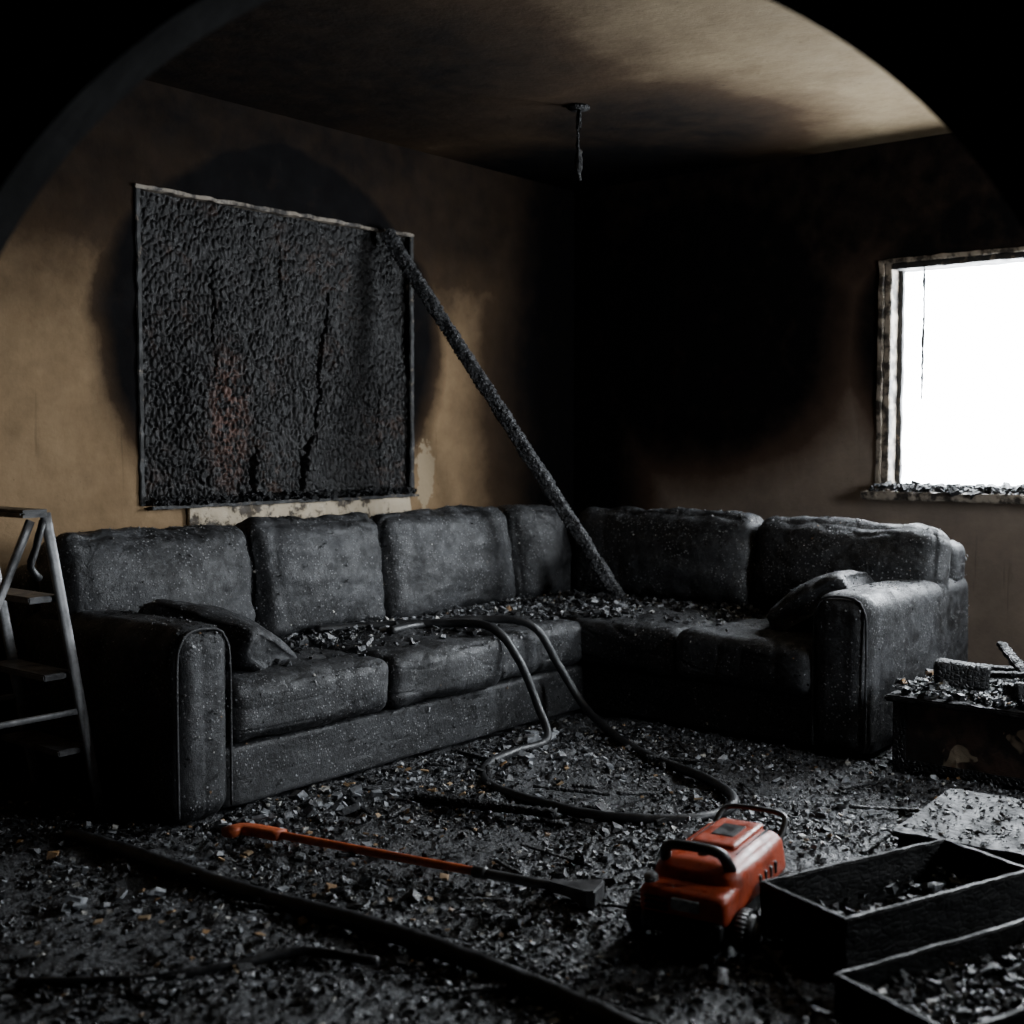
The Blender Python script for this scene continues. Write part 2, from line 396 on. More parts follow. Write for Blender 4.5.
# ------------------------------------------------------------------ charred boarded window
w1 = empty("window_1")
x0, x1, z0, z1 = WB
bm = bmesh.new(); nx, nz = 380, 315; vs = []
cracks = [((-1.95, 1.95), (-2.04, 1.22), 0.013), ((-2.04, 1.30), (-2.14, 0.98), 0.022), ((-2.40, 1.22), (-2.42, 0.98), 0.024), ((-2.63, 2.0), (-2.60, 1.55), 0.007), ((-1.62, 1.6), (-1.60, 1.0), 0.006), ((-2.25, 2.2), (-2.2, 1.75), 0.006)]
for j in range(nz + 1):
    row = []
    for i in range(nx + 1):
        x = x0 + 0.005 + (x1 - x0 - 0.01) * i / nx; z = z0 + 0.005 + (z1 - z0 - 0.01) * j / nz
        q = Vector((x, 0, z)); wv = noise.noise_vector(q * 9) * 0.014
        sc = 1 + 0.45 * noise.noise(q * 1.7)
        ds, _ = noise.voronoi(Vector(((x + wv.x) * 46, 3.3 + noise.noise(q * 2), (z + wv.z) * 24)))
        e = min(1, (ds[1] - ds[0]) * 3.0)
        h = e * 0.012 * sc + noise.noise(Vector((x * 6, 1, z * 4))) * 0.016 + noise.noise(Vector((x * 70, 2, z * 40))) * 0.003
        for (ca, cb, w) in cracks:
            if cb[1] < z < ca[1]:
                k = (z - cb[1]) / (ca[1] - cb[1]); cx = cb[0] + (ca[0] - cb[0]) * k + noise.noise(Vector((ca[0] * 9, z * 9.0, 0))) * 0.03 + noise.noise(Vector((ca[0], z * 45.0, 0))) * 0.012
                ww = w * (0.35 + 0.65 * math.sin(math.pi * min(1, max(0, k)))) * (1 + noise.noise(Vector((1, z * 30, 0))))
                h -= 0.045 * max(0, 1 - abs(x - cx) / max(0.002, ww))
        row.append(bm.verts.new((x, 0.03 - h, z)))
    vs.append(row)
for j in range(nz):
    for i in range(nx): bm.faces.new((vs[j][i], vs[j][i + 1], vs[j + 1][i + 1], vs[j + 1][i]))
t = NT("alligatored_board")
cc = t.mix(t.ramp(t.noise(14, 6, 0.7), [(0.42, 0.0), (0.72, 1.0)]), (0.003, 0.0029, 0.003), (0.014, 0.0125, 0.012))
bl = t.vmath("LENGTH", t.vmath("DIVIDE", t.vmath("SUBTRACT", t.pos, (-2.54, 0, 1.34)), (0.14, 1, 0.40)))
m = t.math("MULTIPLY", t.mr(bl, 0.2, 1.1, 1.0, 0.0), t.mr(t.noise(24, 7, 0.75), 0.47, 0.55))
cc = t.mix(m, cc, (0.12, 0.065, 0.05))
m = t.math("MULTIPLY", t.mr(t.noise(2.3, 3), 0.5, 0.65), t.mr(t.noise(20, 6, 0.7), 0.5, 0.62))
cc = t.mix(m, cc, (0.035, 0.02, 0.014))
M_board = t.out(cc, t.mr(t.noise(30), 0.3, 0.7, 0.3, 0.65), t.bump(t.noise(150, 5, 0.7), 0.8, 0.004), spec=0.3)
finish("charred_board", bm, M_board, w1)
box("backing", (x0 - 0.0, 0.10, z0), (x1, 0.14, z1), M_char, w1, 0)
box("frame_top", (x0 - 0.02, -0.018, z1 - 0.004), (x1 + 0.02, 0.10, z1 + 0.012), M_frame, w1, 0.004, jag=0.007)
box("frame_left", (x0 - 0.014, -0.012, z0), (x0 + 0.010, 0.10, z1), M_frame_dk, w1, 0.004, jag=0.006)
box("frame_right", (x1 - 0.010, -0.014, z0 + 0.0), (x1 + 0.018, 0.10, z1), M_frame_dk, w1, 0.004, jag=0.006)
box("sill", (x0 + 0.02, -0.045, z0 - 0.014), (x1 + 0.02, 0.10, z0), M_frame_dk, w1, 0.004, jag=0.007)
box("apron_board", (x0 + 0.22, -0.022, z0 - 0.13), (x1 - 0.02, -0.001, z0 - 0.014), M_peel, w1, 0.004, jag=0.006)
shards("sill_char", [((U(x0 + 0.03, x1), U(-0.045, 0.0), z0 + 0.004 + U(0, 0.03)), 0.012 + 0.035 * R() ** 3, 0.7) for _ in range(700)], M_char, w1)

# ------------------------------------------------------------------ bright window
w2 = empty("window_2")
y0, y1, z0, z1 = WR
box("jamb_left", (0.0, y1 - 0.035, z0), (0.16, y1, z1), M_frame, w2, 0.004, jag=0.005)
box("jamb_right", (0.0, y0, z0), (0.16, y0 + 0.035, z1), M_frame, w2, 0.004, jag=0.005)
box("head", (0.0, y0 + 0.035, z1 - 0.03), (0.16, y1 - 0.035, z1), M_frame_dk, w2, 0.004, jag=0.005)
box("casing_left", (-0.015, y1, z0 - 0.03), (0.0, y1 + 0.028, z1 + 0.02), M_frame, w2, 0.004, jag=0.005)
box("casing_top", (-0.015, y0 - 0.04, z1), (0.0, y1, z1 + 0.022), M_frame, w2, 0.004, jag=0.005)
box("sash_stile", (0.09, y1 - 0.06, z0 + 0.02), (0.12, y1 - 0.035, z1 - 0.03), M_frame_dk, w2, 0.003, jag=0.006)
box("sash_rail", (0.09, y0 + 0.03, z0 + 0.0), (0.12, y1 - 0.035, z0 + 0.03), M_frame_dk, w2, 0.003, jag=0.006)
box("sill", (-0.10, y0 - 0.06, z0 - 0.045), (0.16, y1 + 0.07, z0 - 0.005), M_frame, w2, 0.006, jag=0.006)
shards("sill_char", [((U(-0.09, 0.13), U(y0, y1 + 0.03), z0 + U(-0.004, 0.03)), 0.014 + 0.06 * R() ** 3, 0.6) for _ in range(900)], M_char, w2)
sweep("burnt_cord", catmull([(0.05, -2.10, z1 - 0.03), (0.045, -2.105, 1.9), (0.05, -2.10, 1.7), (0.045, -2.102, 1.45)]), 0.006, M_char, w2, 6, rough=0.005, cell=80)

w3 = empty("added_fill_window")  # added opening out of view, lets extra daylight into the room
xa, xb, za, zb = WF
box("sill", (xa, -5.18, za - 0.03), (xb, -4.93, za), M_frame_dk, w3)
box("mullion", ((xa + xb) / 2 - 0.02, -5.13, za), ((xa + xb) / 2 + 0.02, -5.09, zb), M_frame_dk, w3)

# ------------------------------------------------------------------ ceiling fixture remnant
cf = empty("burnt_ceiling_pendant")
cyl("ceiling_rose", (-1.52, -1.14, CEIL - 0.008), (0, 0, 1), 0.05, 0.016, M_char, cf, bevel=0.003)
bm = bmesh.new()
for k in range(4):
    pts = [(-1.52 + U(-.012, .012), -1.14 + U(-.012, .012), CEIL - 0.01 - i * (0.24 + 0.025 * k) / 5) for i in range(6)]
    sweep("", catmull(pts), 0.003 + 0.0015 * k, None, sides=6, rough=0.006, cell=60, bm=bm)
finish("melted_flex", bm, M_char, cf)
pillow("melted_lamp_stub", (0.035, 0.03, 0.11), (-1.52, -1.14, CEIL - 0.24), M_frame_dk, cf, r=0.013, n=8, wr=0.02)

# ------------------------------------------------------------------ sectional sofa
S = empty("sectional_sofa")
F = M_fabric
soft = []
soft.append(pillow("base_long", (3.1, 0.95, 0.205), (-1.95, -0.67, 0.128), F, S, r=0.018, n=44, wr=0.0025, seed=1))
soft.append(pillow("base_short", (1.06, 1.55, 0.205), (-0.945, -1.74, 0.128), F, S, r=0.018, n=30, wr=0.0025, seed=2))
soft.append(pillow("back_long", (3.29, 0.20, 0.76), (-2.055, -0.24, 0.42), F, S, r=0.06, n=44, wr=0.003, seed=3))
soft.append(pillow("back_short", (0.20, 2.30, 0.76), (-0.48, -1.35, 0.42), F, S, r=0.06, n=40, wr=0.003, seed=4))
soft.append(pillow("arm_left", (0.225, 1.02, 0.635), (-3.59, -0.67, 0.335), F, S, r=0.07, n=40, wr=0.003, seed=5, puff=(0.004, 0.004, 0.0)))
soft.append(pillow("arm_right", (1.16, 0.235, 0.635), (-0.955, -2.40, 0.335), F, S, r=0.07, n=40, wr=0.003, seed=6, puff=(0.004, 0.004, 0.0)))
def welt(nm, pts): sweep(nm, catmull(pts, 0.02), 0.005, F, S, 8)
welt("arm_left_welt", [(-3.694, -1.170, 0.05), (-3.694, -1.170, 0.50), (-3.68, -1.170, 0.60), (-3.64, -1.168, 0.64), (-3.54, -1.168, 0.64), (-3.50, -1.170, 0.60), (-3.486, -1.170, 0.50), (-3.486, -1.170, 0.05)])
welt("arm_right_welt", [(-1.523, -2.508, 0.05), (-1.523, -2.508, 0.50), (-1.523, -2.495, 0.60), (-1.521, -2.455, 0.64), (-1.521, -2.345, 0.64), (-1.523, -2.305, 0.60), (-1.523, -2.292, 0.50), (-1.523, -2.292, 0.05)])
def seat(nm, xa, xb, ya, yb, seed, z=0.338, h=0.20):
    soft.append(pillow(nm, (xb - xa - 0.004, yb - ya + 0.002, h), ((xa + xb) / 2, (ya + yb) / 2, z), F, S, r=0.05, n=42, puff=(0.003, 0.010, 0.028), wr=0.006, seed=seed, rot=(U(-.015, .015), U(-.015, .015), 0), fold=0.009))
seat("seat_cushion_1", -3.48, -2.74, -1.18, -0.42, 11)
seat("seat_cushion_2", -2.74, -2.09, -1.19, -0.42, 12)
seat("seat_cushion_3", -2.09, -1.46, -1.16, -0.42, 13)
seat("seat_cushion_4", -1.46, -0.72, -1.08, -0.42, 14)
seat("seat_cushion_5", -1.52, -0.72, -1.66, -1.08, 15)
seat("seat_cushion_6", -1.54, -0.72, -2.29, -1.66, 16)
def backc(nm, xa, xb, seed, h=0.50, tilt=0.16, th=0.22, dz=0):
    soft.append(pillow(nm, (xb - xa - 0.004, th, h), ((xa + xb) / 2, -0.43, 0.662 + dz), F, S, rot=(-tilt, U(-.025, .025), U(-.02, .02)), r=0.075, n=44, puff=(0.0, 0.06, 0.012), wr=0.0075, seed=seed, fold=0.014))
backc("back_cushion_1", -3.70, -2.84, 21, 0.50)
backc("back_cushion_2", -2.84, -2.12, 22, 0.50)
backc("back_cushion_3", -2.12, -1.20, 23, 0.50)
backc("back_cushion_4", -1.20, -0.72, 24, 0.49)
def backr(nm, ya, yb, seed, h=0.5, tilt=0.16, dz=0, rx=0.0):
    soft.append(pillow(nm, (0.20, yb - ya - 0.002, h), (-0.69, (ya + yb) / 2, 0.66 + dz), F, S, rot=(rx, tilt, U(-.02, .02)), r=0.08, n=44, puff=(0.055, 0.0, 0.012), wr=0.007, seed=seed, fold=0.012))
backr("back_cushion_5", -1.61, -0.55, 25, 0.47)
backr("back_cushion_6", -2.51, -1.61, 26, 0.43, rx=0.02)
for k, (px, py) in enumerate(((-3.55, -1.05), (-3.55, -0.25), (-1.45, -2.42), (-0.5, -2.42), (-0.5, -0.25))):
    box("foot_%d" % (k + 1), (px - 0.03, py - 0.03, 0), (px + 0.03, py + 0.03, 0.04), M_char, S)
soft.append(pillow("throw_pillow_left", (0.46, 0.48, 0.12), (-3.27, -0.84, 0.525), F, S, rot=(0.22, 0.40, 0.45), r=0.055, n=28, puff=(-0.03, -0.03, 0.05), wr=0.005, seed=31, fold=0.008))
soft.append(pillow("throw_pillow_right", (0.46, 0.40, 0.12), (-1.10, -2.13, 0.555), F, S, rot=(-0.55, 0.05, 0.15), r=0.055, n=28, puff=(-0.03, -0.03, 0.05), wr=0.005, seed=32, fold=0.008))
it = []
for cx, cy, sx, sy, nn in ((-2.35, -0.72, 0.25, 0.14, 700), (-1.15, -1.0, 0.26, 0.22, 1700), (-1.4, -0.72, 0.45, 0.12, 900), (-1.0, -1.55, 0.2, 0.3, 600), (-2.9, -0.85, 0.3, 0.2, 250), (-1.9, -0.85, 0.4, 0.2, 400)):
    for _ in range(nn):
        x, y = random.gauss(cx, sx), random.gauss(cy, sy)
        if x < -3.25 or y > -0.5 or (x > -0.8) or y < -2.2 or (x < -1.45 and y < -1.10): continue
        ex = math.exp(-(((x - cx) / sx) ** 2 + ((y - cy) / sy) ** 2) / 2)
        it.append(((x, y, 0.452 + U(0, 0.035) * ex), 0.007 + 0.045 * R() ** 3, 0.6))
shards("char_flakes", it, M_deb, S)
it = []
for o in soft:
    me = o.data; area = sum(p.area for p in me.polygons); polys = me.polygons
    for _ in range(int(area * 4200)):
        p = polys[random.randrange(len(polys))]; nrm = p.normal
        dens = 0.42 + 0.8 * max(0, nrm.z)
        if nrm.z < -0.2 or R() > dens: continue
        c = p.center + Vector((U(-.01, .01), U(-.01, .01), U(-.005, .005)))
        if R() > 0.2 + 1.5 * max(0, noise.noise(c * 3.5) + 0.2): continue
        it.append((c, 0.0035 + 0.011 * R() ** 3, 0.35, nrm.copy()))
shards("clinging_crumbs", it, M_deb, S)

# ------------------------------------------------------------------ fallen timber
B = sweep("fallen_charred_beam", line((-1.62, -0.045, 2.27), (-1.06, -1.06, 0.485), 0.006), 0, M_beam, sides=32, square=(0.072, 0.062), rough=0.011, cell=48)

# ------------------------------------------------------------------ floor rubble
D = empty("charred_debris")
def H(x, y):
    p = Vector((x, y, 0))
    h = 0.014 + 0.020 * noise.noise(p * 1.7) + 0.016 * noise.noise(p * 7) + 0.009 * noise.noise(p * 21)
    h += 0.05 * math.exp(-(((x + 2.6) / 0.5) ** 2 + ((y + 1.6) / 0.22) ** 2)) * (0.6 + noise.noise(p * 6))
    return max(0.003, h)
def blocked(x, y, m=0.0):
    return (-3.70 - m < x < -0.38 and -1.15 - m < y) or (-1.5 - m < x and -2.52 - m < y) or (-1.56 < x < -0.9 and -3.65 < y < -2.58)
bm = bmesh.new(); st = 0.013; ax, bx, ay, by = -4.9, -0.02, -4.9, -0.02
nx, ny = int((bx - ax) / st), int((by - ay) / st); grid = {}
for j in range(ny + 1):
    for i in range(nx + 1):
        x, y = ax + i * st, ay + j * st
        rel = Vector((x, y, 0)) - CAM; d = rel.x * FWD.x + rel.y * FWD.y; u = rel.x * RGT.x + rel.y * RGT.y
        if d < 2.02 or abs(u) > d * 0.6 + 0.8 or blocked(x, y, -0.04): continue
        p = Vector((x, y, 0)); ds, _ = noise.voronoi(p * 40)
        grid[(i, j)] = bm.verts.new((x, y, H(x, y) + (min(0.6, ds[1] - ds[0]) - 0.3) * 0.016 + noise.noise(p * 60) * 0.006))
for (i, j), v in grid.items():
    q = [grid.get(k) for k in ((i + 1, j), (i + 1, j + 1), (i, j + 1))]
    if all(q): bm.faces.new((v, *q))
finish("ash_layer", bm, M_ash, D)

it = []
while len(it) < 46000:
    x, y = U(-4.7, -0.1), U(-4.6, -0.1)
    if blocked(x, y): continue
    rel = Vector((x, y, 0)) - CAM; d = rel.x * FWD.x + rel.y * FWD.y; u = rel.x * RGT.x + rel.y * RGT.y
    if d < 2.1 or abs(u) > d * 0.5 + 0.35: continue
    dens = 0.15 + 0.85 * max(0, min(1, noise.noise(Vector((x, y, 5)) * 2.2) * 1.6 + 0.5))
    if R() > dens: continue
    s = 0.004 + 0.024 * R() ** 4
    if R() < 0.005: s = U(0.03, 0.065)
    it.append(((x, y, H(x, y) + s * 0.15), s, 0.65))
shards("char_chips", it, M_deb, D)
it = []
for cx, cy, sx, sy, nn, s0, s1 in ((-3.2, -1.40, 0.28, 0.12, 60, .012, .04), (-2.3, -1.45, 0.25, 0.15, 40, .012, .04), (-2.75, -1.7, 0.4, 0.25, 50, .012, .04), (-3.9, -1.6, 0.25, 0.3, 40, .012, .04), (-3.6, -2.0, 0.4, 0.4, 50, .012, .035), (-2.2, -2.6, 0.4, 0.3, 34, .012, .04),
        (-3.36, -1.30, 0.09, 0.05, 12, .03, .07), (-3.15, -1.36, 0.05, 0.04, 7, .03, .07), (-2.10, -1.33, 0.06, 0.04, 10, .03, .08), (-2.42, -1.62, 0.06, 0.04, 6, .03, .06), (-4.28, -1.48, 0.03, 0.03, 3, .04, .07), (-4.08, -1.60, 0.05, 0.03, 4, .03, .05), (-1.95, -2.15, 0.1, 0.1, 8, .03, .05)):
    for _ in range(nn):
        x, y = random.gauss(cx, sx), random.gauss(cy, sy)
        if blocked(x, y, 0.03): continue
        s = U(s0, s1); it.append(((x, y, H(x, y) + s * 0.25), s, 0.55))
M_pl = plain("scorched_plaster", (0.36, 0.375, 0.395), 0.7, 0, (0.06, 0.062, 0.066), 30, 0.8)
shards("plaster_chunks", it, M_pl, D)
it = []
for _ in range(70):
    x, y = random.gauss(-3.1, 0.45), random.gauss(-1.6, 0.3)
    if not blocked(x, y, 0.03): it.append(((x, y, H(x, y) + 0.008), U(0.012, 0.035), 0.4))
for _ in range(24):
    x, y = random.gauss(-4.05, 0.2), random.gauss(-1.95, 0.2)
    it.append(((x, y, H(x, y) + 0.008), U(0.012, 0.035), 0.4))
shards("scorched_wood_bits", it, plain("scorched_pale_wood", (0.30, 0.17, 0.07), 0.7, 0, (0.45, 0.36, 0.24), 6, 0.5), D)
bm = bmesh.new()
for k in range(60):
    while True:
        x, y = U(-4.1, -1.7), U(-3.6, -1.2)
        if not blocked(x, y, 0.1): break
    a = U(0, 3.14); ln = U(0.08, 0.28); dx, dy = math.cos(a) * ln / 2, math.sin(a) * ln / 2; z = H(x, y) + 0.012
    sweep("", line((x - dx, y - dy, z), (x + dx, y + dy, z + U(-0.005, 0.03)), 0.012), 0, None, sides=10, square=(U(0.010, 0.022), U(0.006, 0.014)), rough=0.004, cell=60, bm=bm)
bmesh.ops.recalc_face_normals(bm, faces=bm.faces)
finish("lath_splinters", bm, M_char, D)
sweep("charred_stick", line((-3.04, -1.58, 0.05), (-2.88, -2.05, 0.045), 0.01), 0, M_char, D, 16, square=(0.035, 0.03), rough=0.008, cell=50)

# ------------------------------------------------------------------ hoses
hp = [(-2.62, -0.62, .475), (-2.40, -0.73, .475), (-2.18, -0.93, .48), (-2.12, -1.14, .475), (-2.08, -1.25, .35), (-2.05, -1.33, .16), (-2.12, -1.43, .05), (-2.32, -1.43, .04), (-2.55, -1.48, .04), (-2.73, -1.65, .035), (-2.79, -1.94, .035), (-2.77, -2.19, .035), (-2.61, -2.41, .035), (-2.38, -2.42, .035), (-2.19, -2.22, .035), (-2.04, -1.85, .04), (-1.85, -1.55, .05), (-1.76, -1.35, .12), (-1.80, -1.25, .28), (-1.89, -1.17, .46), (-2.02, -1.0, .485), (-2.25, -0.86, .475), (-2.45, -0.88, .475)]
sweep("fire_hose", catmull(hp), 0.018, M_hose, None, 12, rough=0.0015, cell=40)
hp = [(-3.97, -0.98, .03), (-3.95, -1.15, .03), (-3.95, -1.5, .035), (-3.93, -1.85, .03), (-3.89, -2.34, .035), (-3.90, -2.80, .03), (-3.93, -3.02, .03), (-3.94, -3.2, .03)]
sweep("fire_hose", catmull(hp), 0.024, M_hose, None, 12, rough=0.003, cell=30)
hp = [(-4.62, -1.85, .03), (-4.44, -2.05, .03), (-4.26, -2.15, .03), (-4.1, -2.22, .03), (-4.03, -2.4, .03)]
sweep("burnt_cable", catmull(hp), 0.012, M_hose, None, 10, rough=0.003, cell=30)

# ------------------------------------------------------------------ long pry tool
T = empty("firefighter_pry_bar")
A, Bp = Vector((-3.63, -1.42, .055)), Vector((-3.40, -2.54, .05)); dr = (Bp - A).normalized(); sd = Vector((dr.y, -dr.x, 0))
sweep("orange_shaft", line(A + dr * 0.08, A.lerp(Bp, 0.72), 0.03), 0.0125, M_orange2, T, 12)
sweep("black_shaft", line(A.lerp(Bp, 0.72), A.lerp(Bp, 0.95), 0.03), 0.0135, M_steel, T, 12)
sweep("collar", line(A.lerp(Bp, 0.705), A.lerp(Bp, 0.74), 0.01), 0.017, M_steel, T, 12)
sweep("orange_grip", catmull([A + dr * 0.14, A + dr * 0.05, A - dr * 0.01 + sd * 0.01, A - dr * 0.02 + sd * 0.06]), 0, M_orange2, T, 14, square=(0.05, 0.03))
bm = bmesh.new()
hd = A.lerp(Bp, 0.91)
prof = [(0, -0.016), (0.05, -0.024), (0.10, -0.05), (0.135, -0.062), (0.145, -0.025), (0.15, 0.04), (0.125, 0.052), (0.06, 0.024), (0, 0.016)]
lo = [bm.verts.new(hd + dr * a + sd * b + Vector((0, 0, -0.014 - 0.01 * (a > 0.09)))) for a, b in prof]
hi = [bm.verts.new(hd + dr * a + sd * b + Vector((0, 0, 0.016 + 0.006 * (a > 0.09)))) for a, b in prof]
bm.faces.new(lo[::-1]); bm.faces.new(hi)
for i in range(len(lo)): bm.faces.new((lo[i], lo[(i + 1) % len(lo)], hi[(i + 1) % len(lo)], hi[i]))
bmesh.ops.recalc_face_normals(bm, faces=bm.faces)
bmesh.ops.bevel(bm, geom=bm.edges[:], offset=0.004, segments=2, affect='EDGES')
finish("adze_head", bm, M_steel, T, smooth=False)

# ------------------------------------------------------------------ red wheeled power unit
G = empty("portable_generator", (-3.27, -2.87, 0.02), math.radians(9))
G.scale = (1.12, 1.10, 0.93)
pillow("chassis", (0.40, 0.20, 0.075), (0, 0, 0.075), M_black, G, r=0.018, n=14, wr=0.0)
pillow("body_shell", (0.37, 0.215, 0.125), (0.015, 0, 0.145), M_orange, G, r=0.032, n=24, wr=0.0, puff=(0.01, 0.008, 0.012), taper=0.10)
pillow("front_hood", (0.15, 0.205, 0.085), (-0.15, 0, 0.125), M_orange, G, r=0.02, n=14, wr=0.0, rot=(0, -0.12, 0))
pillow("front_bumper", (0.035, 0.19, 0.05), (-0.215, 0, 0.07), M_black, G, r=0.012, n=12, wr=0)
box("front_badge", (-0.236, -0.045, 0.115), (-0.226, 0.02, 0.145), M_label, G, 0.002)
for k in range(3): box("front_louvre_%d" % (k + 1), (-0.233, 0.03, 0.105 + k * 0.014), (-0.224, 0.085, 0.111 + k * 0.014), M_black, G, 0.002)
pillow("top_panel", (0.20, 0.11, 0.02), (0.06, 0, 0.217), M_orange, G, r=0.009, n=12, wr=0)
for k, yy in enumerate((-0.065, 0.065)): box("top_rib_%d" % k, (-0.06, yy - 0.004, 0.20), (0.15, yy + 0.004, 0.215), M_black, G, 0.003)
box("top_slot", (0.02, -0.028, 0.224), (0.11, 0.028, 0.2295), M_black, G, 0.002)
for sgn, nm in ((-1, "right"), (1, "left")):
    for k in range(4): box("side_louvre_%s_%d" % (nm, k + 1), (-0.03 + k * 0.035, sgn * 0.108 - 0.005, 0.12), (-0.015 + k * 0.035, sgn * 0.108 + 0.005, 0.155), M_black, G, 0.003)
    for fx, rr, nx_ in ((-0.15, 0.056, "front"), (0.15, 0.05, "rear")):
        cyl("wheel_%s_%s" % (nx_, nm), (fx, sgn * 0.122, rr), (0, 1, 0), rr, 0.045, M_black, G, bevel=0.012)
        cyl("hub_%s_%s" % (nx_, nm), (fx, sgn * 0.146, rr), (0, 1, 0), rr * 0.45, 0.008, M_steel, G, bevel=0.002)
sweep("front_handle", catmull([(-0.10, -0.075, 0.165), (-0.135, -0.075, 0.215), (-0.15, -0.05, 0.25), (-0.15, 0.05, 0.25), (-0.135, 0.075, 0.215), (-0.10, 0.075, 0.165)], 0.008), 0.0135, M_black, G, 12)
sweep("rear_handle", catmull([(0.17, -0.08, 0.165), (0.215, -0.085, 0.20), (0.25, -0.07, 0.225), (0.255, 0.0, 0.23), (0.25, 0.07, 0.225), (0.215, 0.085, 0.20), (0.17, 0.08, 0.165)], 0.008), 0.008, M_black, G, 10)
cyl("fuel_cap", (-0.09, 0.0, 0.20), (0, 0, 1), 0.02, 0.03, M_black, G)
cyl("outlet_knob", (-0.19, 0.085, 0.165), (-0.4, 0, 1), 0.016, 0.03, M_label, G, bevel=0.003)

# ------------------------------------------------------------------ open charred crates
def crate(name, cx, cy, rz, lx, ly, h, th, fill, z0=0.02):
    E = empty(name, (cx, cy, z0), rz); k = 0
    box("bottom", (-lx / 2, -ly / 2, 0), (lx / 2, ly / 2, 0.012), M_char2, E, 0.003)
    for (a, b) in (((-lx / 2, -ly / 2), (lx / 2, -ly / 2 + th)), ((-lx / 2, ly / 2 - th), (lx / 2, ly / 2)), ((-lx / 2, -ly / 2 + th), (-lx / 2 + th, ly / 2 - th)), ((lx / 2 - th, -ly / 2 + th), (lx / 2, ly / 2 - th))):
        k += 1; box("side_%d" % k, (*a, 0.012), (*b, h), M_char2, E, 0.003, jag=0.004)
        box("rim_%d" % k, (a[0] - 0.003, a[1] - 0.003, h - 0.012), (b[0] + 0.003, b[1] + 0.003, h + 0.002), M_char2, E, 0.004, jag=0.003)
    items = []
    for _ in range(fill): items.append(((U(-lx / 2 + th + .01, lx / 2 - th - .01), U(-ly / 2 + th + .01, ly / 2 - th - .01), 0.012 + U(0, h * 0.5)), 0.010 + 0.035 * R() ** 3, 0.7))
    shards("burnt_contents", items, M_deb, E); return E
crate("charred_crate", -3.04, -3.255, math.radians(-20.5), 0.66, 0.29, 0.135, 0.012, 350)
crate("charred_crate", -3.34, -3.60, math.radians(-20.5), 0.66, 0.32, 0.09, 0.012, 1800)
E = empty("charred_drawer_box", (-2.22, -3.26, 0.0), math.radians(3))
box("carcass", (-0.27, -0.24, 0), (0.27, 0.24, 0.075), M_char2, E, 0.004, jag=0.003)
box("lid", (-0.285, -0.255, 0.078), (0.285, 0.255, 0.095), M_char2, E, 0.004, jag=0.004)
shards("ash_on_lid", [((U(-0.27, 0.27), U(-0.24, 0.24), 0.10), 0.005 + 0.018 * R() ** 3, 0.5) for _ in range(700)], M_deb, E)

# ------------------------------------------------------------------ burnt coffee table
K = empty("burnt_coffee_table")
t = NT("burnt_table_panel")
cc = t.mix(t.mr(t.noise(5, 6, 0.6), 0.47, 0.6), (0.018, 0.015, 0.013), (0.09, 0.055, 0.04))
vv = t.mr(t.noise(6.5, 3, 0.5, dist=0.6), 0.60, 0.63)
cc = t.mix(vv, cc, (0.42, 0.34, 0.24))
M_panel = t.out(cc, 0.6, t.bump(t.noise(50, 5, 0.7), 0.6, 0.005))
box("front_panel", (-1.535, -3.58, 0.045), (-1.51, -2.63, 0.272), M_panel, K, 0.004, jag=0.003)
box("end_panel", (-1.51, -2.66, 0.045), (-0.98, -2.63, 0.272), M_panel, K, 0.004, jag=0.003)
box("back_panel", (-0.99, -3.58, 0.045), (-0.97, -2.66, 0.272), M_panel, K, 0.004)
box("far_end_panel", (-1.51, -3.60, 0.045), (-0.98, -3.57, 0.272), M_panel, K, 0.004)
box("table_top", (-1.565, -3.63, 0.272), (-0.94, -2.60, 0.295), M_char2, K, 0.006, jag=0.004)
box("bottom_rail", (-1.545, -3.58, 0.02), (-1.505, -2.63, 0.055), M_char, K, 0.004, jag=0.003)
for k, (px, py) in enumerate(((-1.52, -2.65), (-1.52, -3.57), (-1.0, -2.65), (-1.0, -3.57))):
    box("leg_%d" % (k + 1), (px - 0.025, py - 0.025, 0), (px + 0.025, py + 0.025, 0.272), M_char, K, 0.004)
it = []
for _ in range(3000):
    x, y = U(-1.55, -0.96), U(-3.6, -2.62); hh = 0.07 * max(0, noise.noise(Vector((x, y, 0)) * 5) + 0.3)
    it.append(((x, y, 0.30 + U(0, 1) * hh), 0.008 + 0.05 * R() ** 3.5, 0.6))
shards("table_char_heap", it, M_deb, K)
pillow("charred_block", (0.15, 0.19, 0.085), (-1.30, -2.80, 0.355), M_char, K, rot=(0.05, 0.08, 0.3), r=0.015, n=16, wr=0.012, seed=40)
pillow("charred_block_small", (0.10, 0.09, 0.06), (-1.42, -3.05, 0.34), M_char, K, rot=(0.1, 0.2, 0.9), r=0.012, n=12, wr=0.012, seed=41)
sweep("broken_slat_1", line((-1.15, -2.75, 0.33), (-1.22, -3.10, 0.38), 0.012), 0, M_char, K, 14, square=(0.05, 0.02), rough=0.006, cell=40)
sweep("broken_slat_2", line((-1.05, -2.86, 0.45), (-1.22, -3.05, 0.32), 0.012), 0, M_char, K, 14, square=(0.04, 0.018), rough=0.006, cell=40)
sweep("broken_slat_3", line((-0.98, -2.75, 0.33), (-1.05, -3.3, 0.37), 0.012), 0, M_char, K, 14, square=(0.05, 0.03), rough=0.006, cell=40)

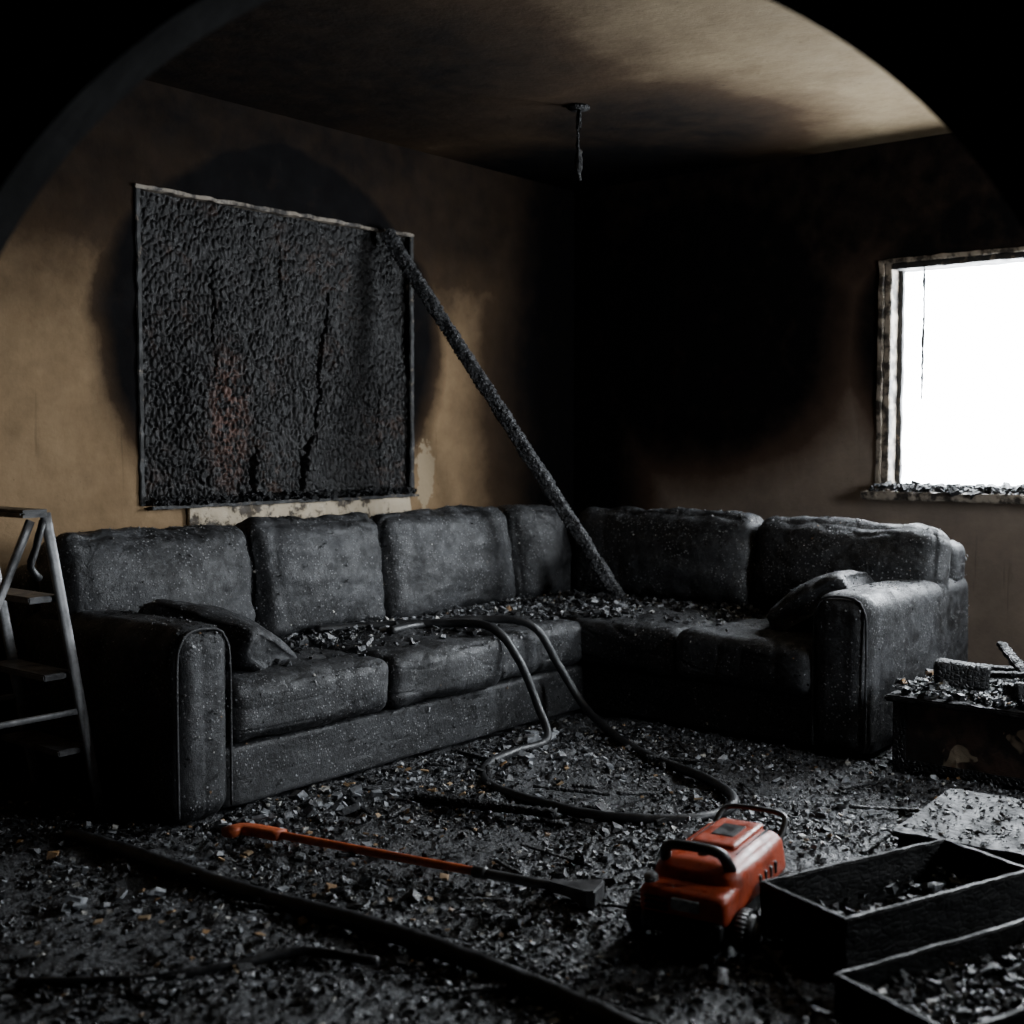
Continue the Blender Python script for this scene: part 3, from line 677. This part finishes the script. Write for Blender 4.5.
# ------------------------------------------------------------------ stepladder
Z = empty("stepladder", (-0.11, -0.20, 0))
ya, yb = -0.66, -0.28
for yy, nm in ((ya, "near"), (yb, "far")):
    sweep("front_rail_" + nm, line((-3.66, yy, 0.0), (-3.84, yy, 1.02), 0.05), 0, M_ladder, Z, 14, square=(0.018, 0.034))
    sweep("rear_rail_" + nm, line((-4.35, yy, 0.0), (-3.89, yy, 1.0), 0.05), 0, M_ladder, Z, 12, square=(0.018, 0.025))
    sweep("brace_" + nm, line((-3.73, yy, 0.38), (-4.17, yy, 0.38), 0.05), 0, M_ladder, Z, 8, square=(0.008, 0.02))
    cyl("foot_" + nm, (-3.66, yy, 0.015), (0, 0, 1), 0.018, 0.03, M_black, Z)
box("top_cap", (-3.93, ya - 0.02, 1.01), (-3.83, yb + 0.02, 1.035), M_black, Z, 0.01)
for k, zz in enumerate((0.25, 0.5, 0.75)):
    xc = -3.66 - 0.18 * zz
    box("step_%d" % (k + 1), (xc - 0.10, ya + 0.01, zz - 0.010), (xc + 0.01, yb - 0.01, zz + 0.010), M_steel, Z, 0.004)
sweep("rear_crossbar", line((-4.235, ya, 0.25), (-4.235, yb, 0.25), 0.05), 0, M_steel, Z, 8, square=(0.02, 0.02))
sweep("hanging_strap", catmull([(-3.86, ya - 0.02, 1.0), (-3.89, ya - 0.03, 0.92), (-3.91, ya - 0.03, 0.86), (-3.88, ya - 0.03, 0.82)]), 0.012, M_hose, Z, 10, rough=0.002)

# ------------------------------------------------------------------ daylight
W = bpy.data.worlds.new("overcast_sky"); scene.world = W; W.use_nodes = True
bg = W.node_tree.nodes["Background"]; bg.inputs[0].default_value = (0.88, 0.94, 1.0, 1); bg.inputs[1].default_value = 48.0
def portal(name, loc, sx, sy, direction):
    l = bpy.data.lights.new(name, 'AREA'); l.shape = 'RECTANGLE'; l.size = sx; l.size_y = sy
    o = bpy.data.objects.new(name, l); COL.objects.link(o); o.location = loc
    o.rotation_euler = Vector(direction).to_track_quat('-Z', 'Y').to_euler()
    l.cycles.is_portal = True
portal("window_2_sky_portal", (0.19, (WR[0] + WR[1]) / 2, (WR[2] + WR[3]) / 2), WR[1] - WR[0], WR[3] - WR[2], (-1, 0, 0))
portal("fill_window_sky_portal", ((WF[0] + WF[1]) / 2, -5.19, (WF[2] + WF[3]) / 2), WF[1] - WF[0], WF[3] - WF[2], (0, 1, 0))

# ------------------------------------------------------------------ camera
cam = bpy.data.cameras.new("camera"); co = bpy.data.objects.new("camera", cam); COL.objects.link(co); scene.camera = co
co.location = CAM; dirv = Vector((FWD.x, FWD.y, -72 / 1250.0)); co.rotation_euler = dirv.to_track_quat('-Z', 'Y').to_euler()
cam.sensor_width = 36; cam.lens = 36 * 1250 / 1024; cam.clip_start = 0.05
cam.dof.use_dof = True; cam.dof.focus_distance = 4.5; cam.dof.aperture_fstop = 2.4
